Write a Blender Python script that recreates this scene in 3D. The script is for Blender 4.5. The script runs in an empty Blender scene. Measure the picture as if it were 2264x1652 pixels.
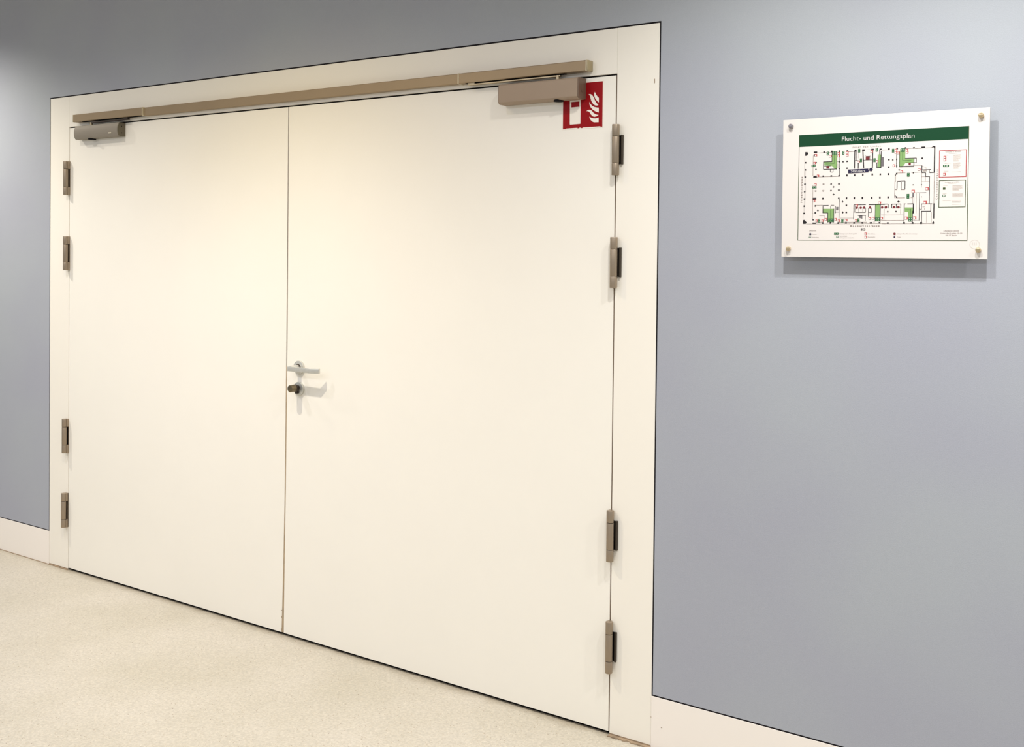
import bpy, bmesh, math, random
from mathutils import Vector, Matrix

# ---------------------------------------------------------------- camera, world, lights, exposure
scn = bpy.context.scene
COL = scn.collection
F_PX, CY = 2350.0, 594.229
CAM = (4.70980, -2.93975, 1.526)
R = [[0.823582296778668, 0.5671004911422044, 0.01045147736182071],
     [0.01814804115797939, -0.007929772648627584, -0.9998038644193518],
     [-0.5669063847187668, 0.8236104368280018, -0.0168225834248484]]   # world -> camera (x right, y down, z forward)
cd = bpy.data.cameras.new('camera')
cam = bpy.data.objects.new('camera', cd); COL.objects.link(cam)
cd.sensor_width = 36; cd.sensor_fit = 'HORIZONTAL'; cd.lens = F_PX * 36 / 2264
cd.shift_x = 0; cd.shift_y = (CY - 826) / 2264
cd.clip_start = .05
M = Matrix(((R[0][0], -R[1][0], -R[2][0]), (R[0][1], -R[1][1], -R[2][1]), (R[0][2], -R[1][2], -R[2][2])))
cam.matrix_world = Matrix.Translation(CAM) @ M.to_4x4()
scn.camera = cam

w = bpy.data.worlds.new('world'); scn.world = w; w.use_nodes = True
w.node_tree.nodes['Background'].inputs[0].default_value = (.98, .995, 1, 1)
w.node_tree.nodes['Background'].inputs[1].default_value = 0.47

def spot(x, y, z, power, color, size=118, blend=.55, radius=.032):
    d = bpy.data.lights.new('downlight_or_fill', 'SPOT'); d.energy = power; d.color = color
    d.spot_size = math.radians(size); d.spot_blend = blend; d.shadow_soft_size = radius
    o = bpy.data.objects.new('downlight_or_fill', d); COL.objects.link(o); o.location = (x, y, z)
    return o
WARM = (1.0, .90, .78)
NEUT = (.93, .95, 1.0)
LZ, LY = 2.86, -.90
# (x, y, cone, blend, radiant colour): downlights along the wall, some doubled to match brightness, plus added fill spots
LAMPS = ((-.75, -.75, 140, 1, (170, 160, 144)), (-1.1, -1.9, 100, 1, (78, 78, 82)),  # second spot is unseen fill, added to lift the lower left wall
         (.6, -1.1, 110, 1, (20, 24, 36)), (.6, -1.1, 140, 1, (54, 50, 48)),
         (1.7, -1.1, 110, 1, (72, 77, 88)), (1.7, -1.1, 140, 1, (84, 66, 34)),
         (2.5, -1.1, 140, 1, (18, 17.5, 24)), (3.75, -.82, 140, 1, (92, 91, 89)),
         (4.35, -.7, 110, 1, (48, 48, 49)), (4.35, -.7, 140, 1, (58, 57, 57)), (5.9, -.8, 140, 1, (240, 231, 220)),  # last spot added only to brighten the right edge
         (4.9, -1.9, 100, 1, (48, 49, 54)))  # unseen fill added for the lower right wall
for x, y, size, blend, c in LAMPS:
    m = max(c); spot(x, y, LZ, m, tuple(v / m for v in c), size, blend)
def area(x, y, z, sx, sy, power, color, rot=(0, 0, 0)):
    d = bpy.data.lights.new('ceiling_fill', 'AREA'); d.shape = 'RECTANGLE'; d.size = sx; d.size_y = sy
    d.energy = power; d.color = color
    o = bpy.data.objects.new('ceiling_fill', d); COL.objects.link(o); o.location = (x, y, z); o.rotation_euler = rot
area(2.2, -3.4, 2.84, 6.5, .6, 84, (.82, .86, 1))  # unseen fill light added to brighten the lower walls

scn.view_settings.view_transform = 'Standard'; scn.view_settings.look = 'None'
scn.view_settings.gamma = 1; scn.view_settings.use_curve_mapping = False
scn.view_settings.exposure = -0.03

# ---------------------------------------------------------------- materials
def lin(c):
    return tuple(((v / 255) / 12.92 if v / 255 <= .04045 else ((v / 255 + .055) / 1.055) ** 2.4) for v in c) + (1,)
def mat(name, rgb, rough=.6, metal=0, bump=0, bscale=200, var=0, vscale=3, stretch=None, spec=.5):
    m = bpy.data.materials.new(name); m.use_nodes = True
    nt = m.node_tree; b = nt.nodes['Principled BSDF']
    col = rgb if len(rgb) == 4 else lin(rgb)
    b.inputs['Base Color'].default_value = col
    b.inputs['Roughness'].default_value = rough; b.inputs['Metallic'].default_value = metal
    b.inputs['Specular IOR Level'].default_value = spec
    tc = nt.nodes.new('ShaderNodeTexCoord'); mp = nt.nodes.new('ShaderNodeMapping')
    nt.links.new(tc.outputs['Object'], mp.inputs[0])
    if stretch: mp.inputs['Scale'].default_value = stretch
    if var:
        n = nt.nodes.new('ShaderNodeTexNoise'); n.inputs['Scale'].default_value = vscale; n.inputs['Detail'].default_value = 5
        nt.links.new(mp.outputs[0], n.inputs['Vector'])
        r = nt.nodes.new('ShaderNodeMapRange')
        r.inputs['From Min'].default_value = .3; r.inputs['From Max'].default_value = .7
        r.inputs['To Min'].default_value = 1 - var; r.inputs['To Max'].default_value = 1 + var
        nt.links.new(n.outputs['Fac'], r.inputs['Value'])
        x = nt.nodes.new('ShaderNodeMix'); x.data_type = 'RGBA'; x.blend_type = 'MULTIPLY'
        x.inputs[0].default_value = 1; x.inputs[6].default_value = col
        cc = nt.nodes.new('ShaderNodeCombineColor')
        for i in range(3): nt.links.new(r.outputs[0], cc.inputs[i])
        nt.links.new(cc.outputs[0], x.inputs[7]); nt.links.new(x.outputs[2], b.inputs['Base Color'])
    if bump:
        n = nt.nodes.new('ShaderNodeTexNoise'); n.inputs['Scale'].default_value = bscale; n.inputs['Detail'].default_value = 3
        nt.links.new(mp.outputs[0], n.inputs['Vector'])
        bp = nt.nodes.new('ShaderNodeBump'); bp.inputs['Strength'].default_value = bump; bp.inputs['Distance'].default_value = .001
        nt.links.new(n.outputs['Fac'], bp.inputs['Height']); nt.links.new(bp.outputs[0], b.inputs['Normal'])
    return m

def wall_paint():
    """slate blue wall paint: roller stipple plus faint cool/warm mottling"""
    m = mat('blue_wall_paint', (160, 164, 172), .62, bump=.25, bscale=350)
    nt = m.node_tree; b = nt.nodes['Principled BSDF']; tc = nt.nodes['Texture Coordinate']
    n = nt.nodes.new('ShaderNodeTexNoise'); n.inputs['Scale'].default_value = 1.6; n.inputs['Detail'].default_value = 2
    nt.links.new(tc.outputs['Object'], n.inputs['Vector'])
    r = nt.nodes.new('ShaderNodeValToRGB'); r.color_ramp.elements[0].position = .35; r.color_ramp.elements[1].position = .65
    r.color_ramp.elements[0].color = lin((158, 161, 171)); r.color_ramp.elements[1].color = lin((162, 167, 173))
    nt.links.new(n.outputs['Fac'], r.inputs[0])
    g = nt.nodes.new('ShaderNodeTexNoise'); g.inputs['Scale'].default_value = 420; g.inputs['Detail'].default_value = 2
    nt.links.new(tc.outputs['Object'], g.inputs['Vector'])
    gr = nt.nodes.new('ShaderNodeMapRange'); gr.inputs['From Min'].default_value = .25; gr.inputs['From Max'].default_value = .75
    gr.inputs['To Min'].default_value = .95; gr.inputs['To Max'].default_value = 1.05
    nt.links.new(g.outputs['Fac'], gr.inputs['Value'])
    x = nt.nodes.new('ShaderNodeVectorMath'); x.operation = 'SCALE'
    nt.links.new(r.outputs[0], x.inputs[0]); nt.links.new(gr.outputs[0], x.inputs['Scale'])
    nt.links.new(x.outputs[0], b.inputs['Base Color'])
    return m

def floor_mat():
    """pale beige terrazzo: tiny brown, grey and white chips in a cloudy binder"""
    m = mat('terrazzo', (214, 203, 182), .42); nt = m.node_tree; b = nt.nodes['Principled BSDF']
    tc = nt.nodes['Texture Coordinate']
    L = nt.links.new
    cl = nt.nodes.new('ShaderNodeTexNoise'); cl.inputs['Scale'].default_value = 2.2; cl.inputs['Detail'].default_value = 4
    L(tc.outputs['Object'], cl.inputs['Vector'])
    base = nt.nodes.new('ShaderNodeValToRGB'); base.color_ramp.elements[0].position = .3; base.color_ramp.elements[1].position = .7
    base.color_ramp.elements[0].color = lin((177, 170, 153)); base.color_ramp.elements[1].color = lin((188, 181, 167))
    L(cl.outputs['Fac'], base.inputs[0])
    cur = base.outputs[0]
    fine = nt.nodes.new('ShaderNodeTexNoise'); fine.inputs['Scale'].default_value = 120; fine.inputs['Detail'].default_value = 3
    L(tc.outputs['Object'], fine.inputs['Vector'])
    fr = nt.nodes.new('ShaderNodeMapRange'); fr.inputs['From Min'].default_value = .3; fr.inputs['From Max'].default_value = .7
    fr.inputs['To Min'].default_value = .86; fr.inputs['To Max'].default_value = 1.10
    L(fine.outputs['Fac'], fr.inputs['Value'])
    sc = nt.nodes.new('ShaderNodeVectorMath'); sc.operation = 'SCALE'; L(cur, sc.inputs[0]); L(fr.outputs[0], sc.inputs['Scale'])
    cur = sc.outputs[0]
    for scale, thr, keep, col, k in ((210, .27, .78, (146, 128, 98), .45), (260, .32, .80, (158, 138, 104), .5), (200, .27, .93, (222, 214, 200), .6), (150, .24, .93, (120, 96, 66), .75), (110, .18, .965, (92, 58, 40), .9)):
        v = nt.nodes.new('ShaderNodeTexVoronoi'); v.inputs['Scale'].default_value = scale
        L(tc.outputs['Object'], v.inputs['Vector'])
        a = nt.nodes.new('ShaderNodeMath'); a.operation = 'LESS_THAN'; a.inputs[1].default_value = thr; L(v.outputs['Distance'], a.inputs[0])
        sp = nt.nodes.new('ShaderNodeSeparateColor'); L(v.outputs['Color'], sp.inputs[0])
        g = nt.nodes.new('ShaderNodeMath'); g.operation = 'GREATER_THAN'; g.inputs[1].default_value = keep; L(sp.outputs[0], g.inputs[0])
        mu = nt.nodes.new('ShaderNodeMath'); mu.operation = 'MULTIPLY'; L(a.outputs[0], mu.inputs[0]); L(g.outputs[0], mu.inputs[1])
        m2 = nt.nodes.new('ShaderNodeMath'); m2.operation = 'MULTIPLY'; m2.inputs[1].default_value = k; L(mu.outputs[0], m2.inputs[0])
        x = nt.nodes.new('ShaderNodeMix'); x.data_type = 'RGBA'; L(m2.outputs[0], x.inputs[0]); L(cur, x.inputs[6]); x.inputs[7].default_value = lin(col)
        cur = x.outputs[2]
    # dirty edge and contact shade at the foot of the wall, painted into the colour
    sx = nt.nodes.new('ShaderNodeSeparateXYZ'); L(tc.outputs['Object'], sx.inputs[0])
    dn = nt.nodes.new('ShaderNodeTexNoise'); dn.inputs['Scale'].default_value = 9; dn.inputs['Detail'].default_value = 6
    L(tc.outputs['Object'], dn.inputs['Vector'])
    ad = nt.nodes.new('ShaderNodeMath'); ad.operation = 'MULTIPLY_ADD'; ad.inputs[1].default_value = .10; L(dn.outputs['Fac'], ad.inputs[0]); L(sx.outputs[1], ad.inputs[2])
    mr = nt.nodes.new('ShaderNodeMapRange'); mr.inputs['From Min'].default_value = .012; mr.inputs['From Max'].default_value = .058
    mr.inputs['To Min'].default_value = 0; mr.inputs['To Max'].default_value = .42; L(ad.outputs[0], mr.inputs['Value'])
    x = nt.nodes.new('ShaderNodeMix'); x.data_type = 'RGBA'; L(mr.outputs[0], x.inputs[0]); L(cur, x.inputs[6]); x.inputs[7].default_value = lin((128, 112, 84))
    L(x.outputs[2], b.inputs['Base Color'])
    return m

MT = dict(
    blue=wall_paint(), floor=floor_mat(),
    white=mat('door_white_lacquer', (238, 234, 223), .38, bump=.06, bscale=120, var=.008, vscale=4),
    frame=mat('frame_white_lacquer', (237, 232, 220), .4, bump=.05, bscale=120),
    skirt=mat('baseboard_white', (238, 231, 222), .45, bump=.05, bscale=100),
    ceil=mat('ceiling_white', (225, 222, 214), .8, bump=.2, bscale=80),
    black=mat('matt_black', (14, 11, 12), .8, spec=.2),
    joint=mat('joint_shade_black', (22, 18, 22), .75, spec=.2),
    brown=mat('brown_sealant', (146, 126, 102), .8, var=.3, vscale=25),
    dkbrown=mat('dark_brown_seal', (92, 68, 44), .7, var=.3, vscale=12),
    tan=mat('tan_edge_seal', (168, 148, 120), .6, var=.15, vscale=30),
    hinge=mat('satin_nickel_hinge', (158, 143, 124), .42, .7, var=.10, vscale=60, stretch=(1, 1, .04)),
    hdark=mat('dark_hinge_pocket', (66, 58, 48), .5, .5),
    hblack=mat('hinge_gap_black', (10, 8, 7), .9, spec=.1),
    rail=mat('bronze_anodised_rail', (160, 140, 112), .45, .6, bump=.03, bscale=300, var=.03, vscale=5),
    railcap=mat('champagne_end_cap', (176, 162, 130), .4, .6),
    strip=mat('pale_cap_strip', (214, 204, 176), .4, .3),
    closer=mat('warm_grey_closer_paint', (156, 137, 117), .5, .1, bump=.05, bscale=400, var=.02, vscale=9),
    closerg=mat('grey_closer_paint', (138, 130, 117), .6, .1, bump=.05, bscale=400, var=.02, vscale=9),
    closercap=mat('closer_end_brown', (112, 92, 76), .45, .2),
    closercapg=mat('closer_end_olive', (108, 100, 82), .5, .2),
    arm=mat('champagne_steel_arm', (186, 170, 140), .35, .8),
    steel=mat('brushed_aluminium', (206, 205, 197), .36, .6, var=.04, vscale=60),
    knob=mat('aged_nickel_knob', (124, 112, 90), .3, .95, var=.12, vscale=60),
    dark=mat('dark_steel', (58, 48, 40), .5, .5),
    red=mat('sign_red', (146, 4, 12), .5, spec=.2), signwhite=mat('sign_white', (240, 233, 220), .4),
    board=mat('white_backed_acrylic', (214, 208, 202), .16, spec=.3),
    edge=mat('acrylic_edge', (205, 214, 220), .2),
    pin=mat('pin_steel', (222, 200, 160), .22, .9), pindull=mat('dull_pin_steel', (150, 145, 148), .3, .9),
    p_green=mat('print_light_green', (122, 157, 94), .4), p_dkgreen=mat('print_stair_green', (53, 84, 44), .4),
    p_dkgreen2=mat('print_border_green', (56, 72, 36), .4), p_signgreen=mat('print_sign_green', (32, 92, 49), .4),
    p_band=mat('print_header_green', (10, 60, 34), .4, spec=.25), p_gray=mat('print_grey', (103, 98, 99), .4),
    p_pale=mat('print_pale_grey', (190, 184, 178), .4), p_black=mat('print_black', (20, 12, 15), .4),
    p_brown=mat('print_thin_line', (116, 101, 92), .4), p_palebrown=mat('print_small_lines', (177, 163, 151), .4),
    p_red=mat('print_red', (176, 70, 67), .4), p_dkred=mat('print_dark_red', (103, 25, 30), .4),
    p_boxred=mat('print_box_red', (159, 37, 41), .4), p_navy=mat('print_navy', (25, 20, 56), .4),
    p_white2=mat('print_white', (211, 208, 204), .4), smudge=mat('sticker_residue', (196, 190, 182), .5),
    glass_label=mat('maker_plate', (240, 232, 210), .4),
)

# ---------------------------------------------------------------- helpers
def link(name, bm, m, parent=None, smooth=False, loc=None):
    me = bpy.data.meshes.new(name); bm.normal_update(); bm.to_mesh(me); bm.free()
    for mm in (m if isinstance(m, (list, tuple)) else [m]): me.materials.append(mm)
    if smooth:
        for p in me.polygons: p.use_smooth = True
        me.set_sharp_from_angle(angle=math.radians(38))
    o = bpy.data.objects.new(name, me); COL.objects.link(o)
    if parent: o.parent = parent
    if loc: o.location = loc
    return o
def box(bm, x0, x1, y0, y1, z0, z1, bev=0, seg=2):
    r = bmesh.ops.create_cube(bm, size=1)
    for v in r['verts']:
        v.co = Vector(((x0 + x1) / 2 + v.co.x * (x1 - x0), (y0 + y1) / 2 + v.co.y * (y1 - y0), (z0 + z1) / 2 + v.co.z * (z1 - z0)))
    if bev:
        es = list({e for v in r['verts'] for e in v.link_edges})
        bmesh.ops.bevel(bm, geom=es, offset=bev, segments=seg, profile=.5, affect='EDGES')
    return bm
def cyl(bm, c, r, l, axis='z', seg=32, r2=None, bev=0):
    g = bmesh.ops.create_cone(bm, cap_ends=True, segments=seg, radius1=r, radius2=r if r2 is None else r2, depth=l)
    vs = g['verts']
    if bev:
        es = [e for e in {e for v in vs for e in v.link_edges} if any(len(f.verts) > 4 for f in e.link_faces)]
        nb = bmesh.ops.bevel(bm, geom=es, offset=bev, segments=2, profile=.5, affect='EDGES')
        vs = list({v for v in nb['verts']} | {v for v in vs if v.is_valid})
        vs = list({v for f in bm.faces for v in f.verts}) if False else vs
    rot = {'z': Matrix(), 'y': Matrix.Rotation(math.radians(90), 4, 'X'), 'x': Matrix.Rotation(math.radians(90), 4, 'Y')}[axis]
    for v in set(vs): v.co = rot @ v.co + Vector(c)
    return bm
def extr(bm, pts, axis, a0, a1):
    """prism of a closed outline pts extruded along axis ('x': pts are (y,z); 'z': (x,y); 'y': (x,z))"""
    def P(p, a): return {'x': (a, p[0], p[1]), 'z': (p[0], p[1], a), 'y': (p[0], a, p[1])}[axis]
    A = [bm.verts.new(P(p, a0)) for p in pts]; B = [bm.verts.new(P(p, a1)) for p in pts]
    bm.faces.new(A); bm.faces.new(B[::-1])
    n = len(pts)
    for i in range(n): bm.faces.new((A[i], B[i], B[(i + 1) % n], A[(i + 1) % n]))
    bmesh.ops.recalc_face_normals(bm, faces=bm.faces[:])
    return bm
def NB(): return bmesh.new()
def B(name, m, parent, *dims, bev=0, **k): return link(name, box(NB(), *dims, bev=bev), m, parent, **k)
def tag(o, label, cat, group=None, kind=None):
    o['label'] = label; o['category'] = cat
    if group: o['group'] = group
    if kind: o['kind'] = kind
    return o
def empty(name, loc):
    o = bpy.data.objects.new(name, None); COL.objects.link(o); o.location = loc; o.empty_display_size = .05
    return o
def rel(o, root):                                  # geometry written in world coordinates, kept under a root at its own place
    o.parent = root; o.matrix_parent_inverse = Matrix.Translation(root.location).inverted(); return o
def copy_tree(o, parent=None):
    c = o.copy(); COL.objects.link(c)
    if parent: c.parent = parent
    for ch in o.children: copy_tree(ch, c)
    return c

# ---------------------------------------------------------------- the setting
FLOOR = -.006
FX0, FX1, FT = 0.0, 3.2255, 2.2284        # door frame outer edges
JX0, JX1, RT = .1530, 3.0795, 2.0862      # inner edges of the jambs, underside of the header
BZ = .1545                                # top of the baseboards
G = .0052                                 # shadow joint width
tag(link('floor', box(NB(), -2.6, 7.4, -5.2, .30, FLOOR - .08, FLOOR), MT['floor']),
    'pale beige terrazzo floor with fine brown and white specks', 'floor', kind='structure')
tag(link('ceiling', box(NB(), -2.6, 7.4, -5.2, .30, 2.95, 3.03), MT['ceil']),
    'plain white ceiling above the corridor', 'ceiling', kind='structure')
bm = NB()
TH = .12
box(bm, -2.6, FX0 - G, 0, TH, BZ + G, 2.95)
box(bm, FX0 - G, FX1 + G, 0, TH, FT + G, 2.95)
box(bm, FX1 + G, 7.4, 0, TH, BZ + G, 2.95)
box(bm, -2.6, FX0 - G, .02, TH, FLOOR, BZ + G)
box(bm, FX1 + G, 7.4, .02, TH, FLOOR, BZ + G)
box(bm, -2.6, 7.4, TH, TH + .12, FLOOR, 2.95)
tag(link('wall_back', bm, MT['blue']), 'slate blue painted wall around the white double door', 'wall', kind='structure')
# joint shade painted as black strips round the frame and over the baseboards
bm = NB()
for d in ((FX0 - G, FX0, .0025, .014, BZ, FT + G), (FX1, FX1 + G, .0025, .014, BZ, FT + G), (FX0, FX1, .0025, .014, FT, FT + G),
          (-2.6, FX0 - G, .0035, .014, BZ, BZ + G), (FX1 + G, 7.4, .0025, .014, BZ, BZ + G)):
    box(bm, *d)
tag(link('trim_1', bm, MT['joint']), 'thin black shadow joint around the door frame and above the white baseboards', 'trim', kind='structure')
for nm, a, b, y, lab in (('baseboard_left', -2.6, FX0 - .0008, -.0008, 'flush white baseboard left of the double door'),
                      ('baseboard_right', FX1 + .0008, 7.4, -.0012, 'flush white baseboard under the blue wall right of the double door')):
    tag(link(nm, box(NB(), a, b, y, .02, FLOOR + .0015, BZ), MT['skirt']), lab, 'baseboard', kind='structure')

# door frame
fr = empty('trim_2', (1.613, 0, 0)); tag(fr, 'wide flat white door frame set flush in the blue wall', 'door frame', kind='structure')
bm = NB(); box(bm, FX0, JX0, 0, .055, .0005, FT - .0000, bev=.0006, seg=1); box(bm, FX0, JX0 + .012, .055, TH, .0005, FT)
rel(link('jamb', bm, MT['frame']), fr)
bm = NB(); box(bm, JX1, FX1, 0, .055, .0005, FT, bev=.0006, seg=1); box(bm, JX1 - .012, FX1, .055, TH, .0005, FT)
rel(link('jamb', bm, MT['frame']), fr)
bm = NB(); box(bm, JX0 + .0004, JX1 - .0004, 0, .055, RT, FT, bev=.0006, seg=1); box(bm, JX0, JX1, .055, TH, RT - .012, FT)
rel(link('header', bm, MT['frame']), fr)
bm = NB(); box(bm, JX0, JX1, .010, .054, RT - .0055, RT); rel(link('gap_shade', bm, MT['black']), fr)['label'] = 'black strip that paints the header gap dark'  # black strip paints the shade of the deep gap under the header
bm = NB(); box(bm, JX0 - .0025, JX1 - .001, .012, .10, FLOOR, .0035); rel(link('threshold', bm, MT['black']), fr)['label'] = 'black block painting the shaded gap under the leaves'  # shade of the floor gap put in as a black block
bm = NB(); box(bm, JX1 - .0045, JX1, .0035, .03, .01, RT - .006); rel(link('side_seal', bm, MT['dkbrown']), fr)
bm = NB(); box(bm, JX0, JX0 + .004, .008, .03, .01, RT - .006); rel(link('side_seal', bm, MT['tan']), fr)
# crumbled brown sealant under the jambs
random.seed(3)
bm = NB()
def bead(x0, x1, amp):
    n = int((x1 - x0) / .006); top = []; bot = []
    for i in range(n + 1):
        x = x0 + (x1 - x0) * i / n
        top.append((x, -.0006)); bot.append((x, -.003 - amp * (.6 + random.random())))
    extr(bm, top + bot[::-1], 'z', FLOOR, FLOOR + .0035)
    box(bm, x0, x1, -.0006, .01, FLOOR, .0008)
bead(FX0, JX0 - .0025, .0022); bead(JX1 + .001, FX1, .0085)
rel(link('sealant', bm, MT['brown']), fr)['label'] = 'brown crumbling sealant at the floor'
# fine dirt line at baseboard feet
bm = NB(); box(bm, -2.6, FX0, -.0035, -.0008, FLOOR, FLOOR + .0022); box(bm, FX1, 7.4, -.012, -.0012, FLOOR, FLOOR + .0012)
tag(link('trim_3', bm, MT['brown']), 'narrow brown sealant line between the baseboards and the floor', 'sealant', kind='structure')
bm = NB()
for x, z, wx, h in ((3.2108, 2.0520, .0012, .013), (3.2262, .0896, .0016, .003), (3.2627, .0658, .004, .0016)):
    box(bm, x - wx / 2, x + wx / 2, -.0016, .001, z - h / 2, z + h / 2)
rel(link('scuff_mark', bm, MT['brown']), fr)

# ---------------------------------------------------------------- door leaves
LB, LT = .0052, 2.0802
def interp(tab, z):
    for (z0, a), (z1, b) in zip(tab, tab[1:]):
        if z0 >= z >= z1: return a + (b - a) * (z0 - z) / (z0 - z1)
    return tab[-1][1] if z < tab[-1][0] else tab[0][1]
# the two leaf edges: the leaves are a touch bowed and the gap widens towards the floor
def gap_l(z): return interp(((2.08, 1.6130), (1.6, 1.6120), (1.15, 1.6112), (.865, 1.6095), (.54, 1.6073), (.2, 1.6005), (.005, 1.5945)), z)
def gap_r(z): return interp(((2.08, 1.6178), (1.6, 1.6180), (1.15, 1.6178), (.865, 1.6168), (.54, 1.6145), (.2, 1.6100), (.005, 1.6085)), z)
zs = [LB + (LT - LB) * i / 24 for i in range(25)]
dl = empty('door_1', (.1545, 0, LB)); tag(dl, 'plain white left leaf of the double door, without handle', 'door', kind='structure')
dr = empty('door_2', (3.079, 0, LB)); tag(dr, 'plain white right leaf of the double door, with lever handle', 'door', kind='structure')
pts = [(JX0 + .0035, z) for z in (LB, LT)] + [(gap_l(z), z) for z in zs[::-1]]
bm = extr(NB(), pts, 'y', 0.0004, .05); rel(link('leaf', bm, MT['white']), dl)
pts = [(gap_r(z), z) for z in zs] + [(JX1 - .0042, z) for z in (LT, LB)]
bm = extr(NB(), pts, 'y', 0, .05); rel(link('leaf', bm, MT['white']), dr)
# meeting seal in the gap, open (black) at the latch strike
bm = NB()
def seal(z0, z1, y, cut=.0016):
    n = 10; zz = [z0 + (z1 - z0) * i / n for i in range(n + 1)]
    extr(bm, [(gap_l(z), z) for z in zz] + [(gap_r(z) - cut, z) for z in zz[::-1]], 'y', y, .045)
seal(LB, 1.0625, .0022)
rel(link('meeting_seal', bm, MT['tan']), dl)
bm = NB(); seal(1.1250, LT, .0045, 0)
rel(link('meeting_seal', bm, MT['dkbrown']), dl)['label'] = 'darker brown upper meeting seal'
bm = NB(); seal(1.0625, 1.1250, .03, 0); rel(link('strike_slot', bm, MT['hblack']), dl)['label'] = 'black latch slot in the gap'
bm = NB()
for z, a, b in ((.092, .006, .0022), (.066, .0022, .007), (.016, .0030, .009)):
    x = gap_l(z) + .0002; extr(bm, [(x - a, z + b * .3), (x, z + b / 2), (x, z - b / 2), (x - a * .7, z - b * .4)], 'y', -.0003, .0008)
rel(link('edge_chip', bm, MT['brown']), dl)['label'] = 'brown chip in the leaf edge'

# ---------------------------------------------------------------- hinges (three-knuckle barrel hinges)
HZ = [(1.7655, 1.9255), (1.4122, 1.5728), (.5500, .7122), (.1967, .3603)]
def make_hinge(door, jx, bx, side, z0, z1):
    """side +1: frame is to the right of the barrel (right leaf), -1: frame to the left"""
    L = z1 - z0; a = z0 + L * .238; b = z0 + L * .762
    h = empty('hinge', (bx, 0, (z0 + z1) / 2)); rel(h, door)
    h.parent = door; h.matrix_parent_inverse = Matrix.Translation(door.location).inverted()
    def put(name, bm, m, smooth=True):
        o = link(name, bm, m, smooth=smooth); o.parent = h; o.matrix_parent_inverse = Matrix.Translation(Vector(h.location)).inverted(); return o
    r, y = .0118, -.0145
    for p, q in ((a, z0), (b, a), (z1, b)):
        bm = cyl(NB(), (bx, y, (p + q) / 2), r, abs(p - q) - .0014, bev=.0006); put('knuckle', bm, MT['hinge'])
    bm = cyl(NB(), (bx, y, (z0 + z1) / 2), r * .8, L - .004); put('pin', bm, MT['hblack'])
    if side > 0:
        # middle knuckle is carried by a dark wing in the frame
        bm = NB(); box(bm, bx + .004, bx + .0150, -.0030, .002, a - .002, b + .004); put('wing', bm, MT['hblack'], False)['label'] = 'black box painting the shaded gap between barrel and wing'  # black box stands in for the shadow between barrel and wing cover
        bm = NB(); box(bm, bx + .0145, bx + .0205, -.0075, .002, a - .003, b + .005, bev=.0006, seg=1); put('wing_cover', bm, MT['hdark'], False)
        bm = NB(); box(bm, bx - .010, bx + .002, -.012, .002, z0 + .001, a - .001); box(bm, bx - .010, bx + .002, -.012, .002, b + .001, z1 - .001); put('wing', bm, MT['hinge'], False)
    else:
        x = bx
        e = jx + .0050
        bm = NB(); box(bm, x - .006, e, -.0125, .002, z0 + .0006, a - .0006); box(bm, x - .006, e, -.0125, .002, b + .0006, z1 - .0006)
        box(bm, e - .0036, e, -.0012, .002, a - .001, b + .001); put('wing', bm, MT['hinge'], False)
        bm = NB(); box(bm, x - .008, e - .0036, -.0006, .002, a, b); put('wing_pocket', bm, MT['hblack'], False)['label'] = 'black gap beside the middle knuckle'
for (z0, z1), bx in zip(HZ, (3.0850, 3.0828, 3.0818, 3.0826)):
    make_hinge(dr, JX1, bx, 1, z0, z1)
for (z0, z1), bx, e in zip(HZ, (.1480, .1482, .1435, .1400), (.1610, .1608, .1570, .1530)):
    make_hinge(dl, e - .0050, bx, -1, z0 + .0005, z1)

# ---------------------------------------------------------------- lever handle, on the right leaf
XH, ZH, ZL = 1.6875, 1.0632, .9805
hd = empty('door_handle', (XH, 0, ZH)); hd.parent = dr; hd.matrix_parent_inverse = Matrix.Translation(dr.location).inverted()
def hput(name, bm, m, root, smooth=True):
    o = link(name, bm, m, smooth=smooth); o.parent = root; o.matrix_parent_inverse = Matrix.Translation(Vector(root.location)).inverted(); return o
bm = cyl(NB(), (XH, -.0045, ZH), .0265, .009, 'y', 48, bev=.0015); hput('rosette', bm, MT['steel'], hd)
bm = cyl(NB(), (XH, -.0095, ZH), .0135, .0015, 'y', 32); hput('bearing_ring', bm, MT['dark'], hd)
bm = cyl(NB(), (XH, -.029, ZH), .0105, .042, 'y', 32, bev=.0008); hput('neck', bm, MT['steel'], hd)
bm = NB()
zt, zb = ZH + .0075, ZH - .0105
out = [(XH - .0115, -.046), (XH - .0105, -.0565), (XH + .110, -.0575), (XH + .142, -.0400), (XH + .1395, -.0300), (XH + .107, -.0470), (XH + .0115, -.0450)]
extr(bm, out, 'z', zb, zt)
bmesh.ops.bevel(bm, geom=bm.edges[:], offset=.0012, segments=2, profile=.5, affect='EDGES')
hput('lever', bm, MT['steel'], hd)
ck = empty('lock_cylinder', (XH, 0, ZL)); ck.parent = dr; ck.matrix_parent_inverse = Matrix.Translation(dr.location).inverted()
bm = cyl(NB(), (XH, -.0045, ZL), .0265, .009, 'y', 48, bev=.0015); hput('rosette', bm, MT['steel'], ck)
bm = cyl(NB(), (XH, -.0145, ZL + .005), .0095, .013, 'y', 24); box(bm, XH - .0050, XH + .0050, -.020, -.008, ZL - .018, ZL); hput('profile_cylinder', bm, MT['dark'], ck)
bm = cyl(NB(), (XH, -.0245, ZL + .004), .0150, .007, 'y', 32, bev=.001); hput('collar', bm, MT['dark'], ck)
bm = cyl(NB(), (XH, -.0400, ZL + .004), .0148, .0245, 'y', 32, r2=.0138, bev=.0015); hput('turn_knob', bm, MT['knob'], ck)

# ---------------------------------------------------------------- door closers
def closer_body(bm, x0, x1, prof):
    extr(bm, prof, 'x', x0, x1)
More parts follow.
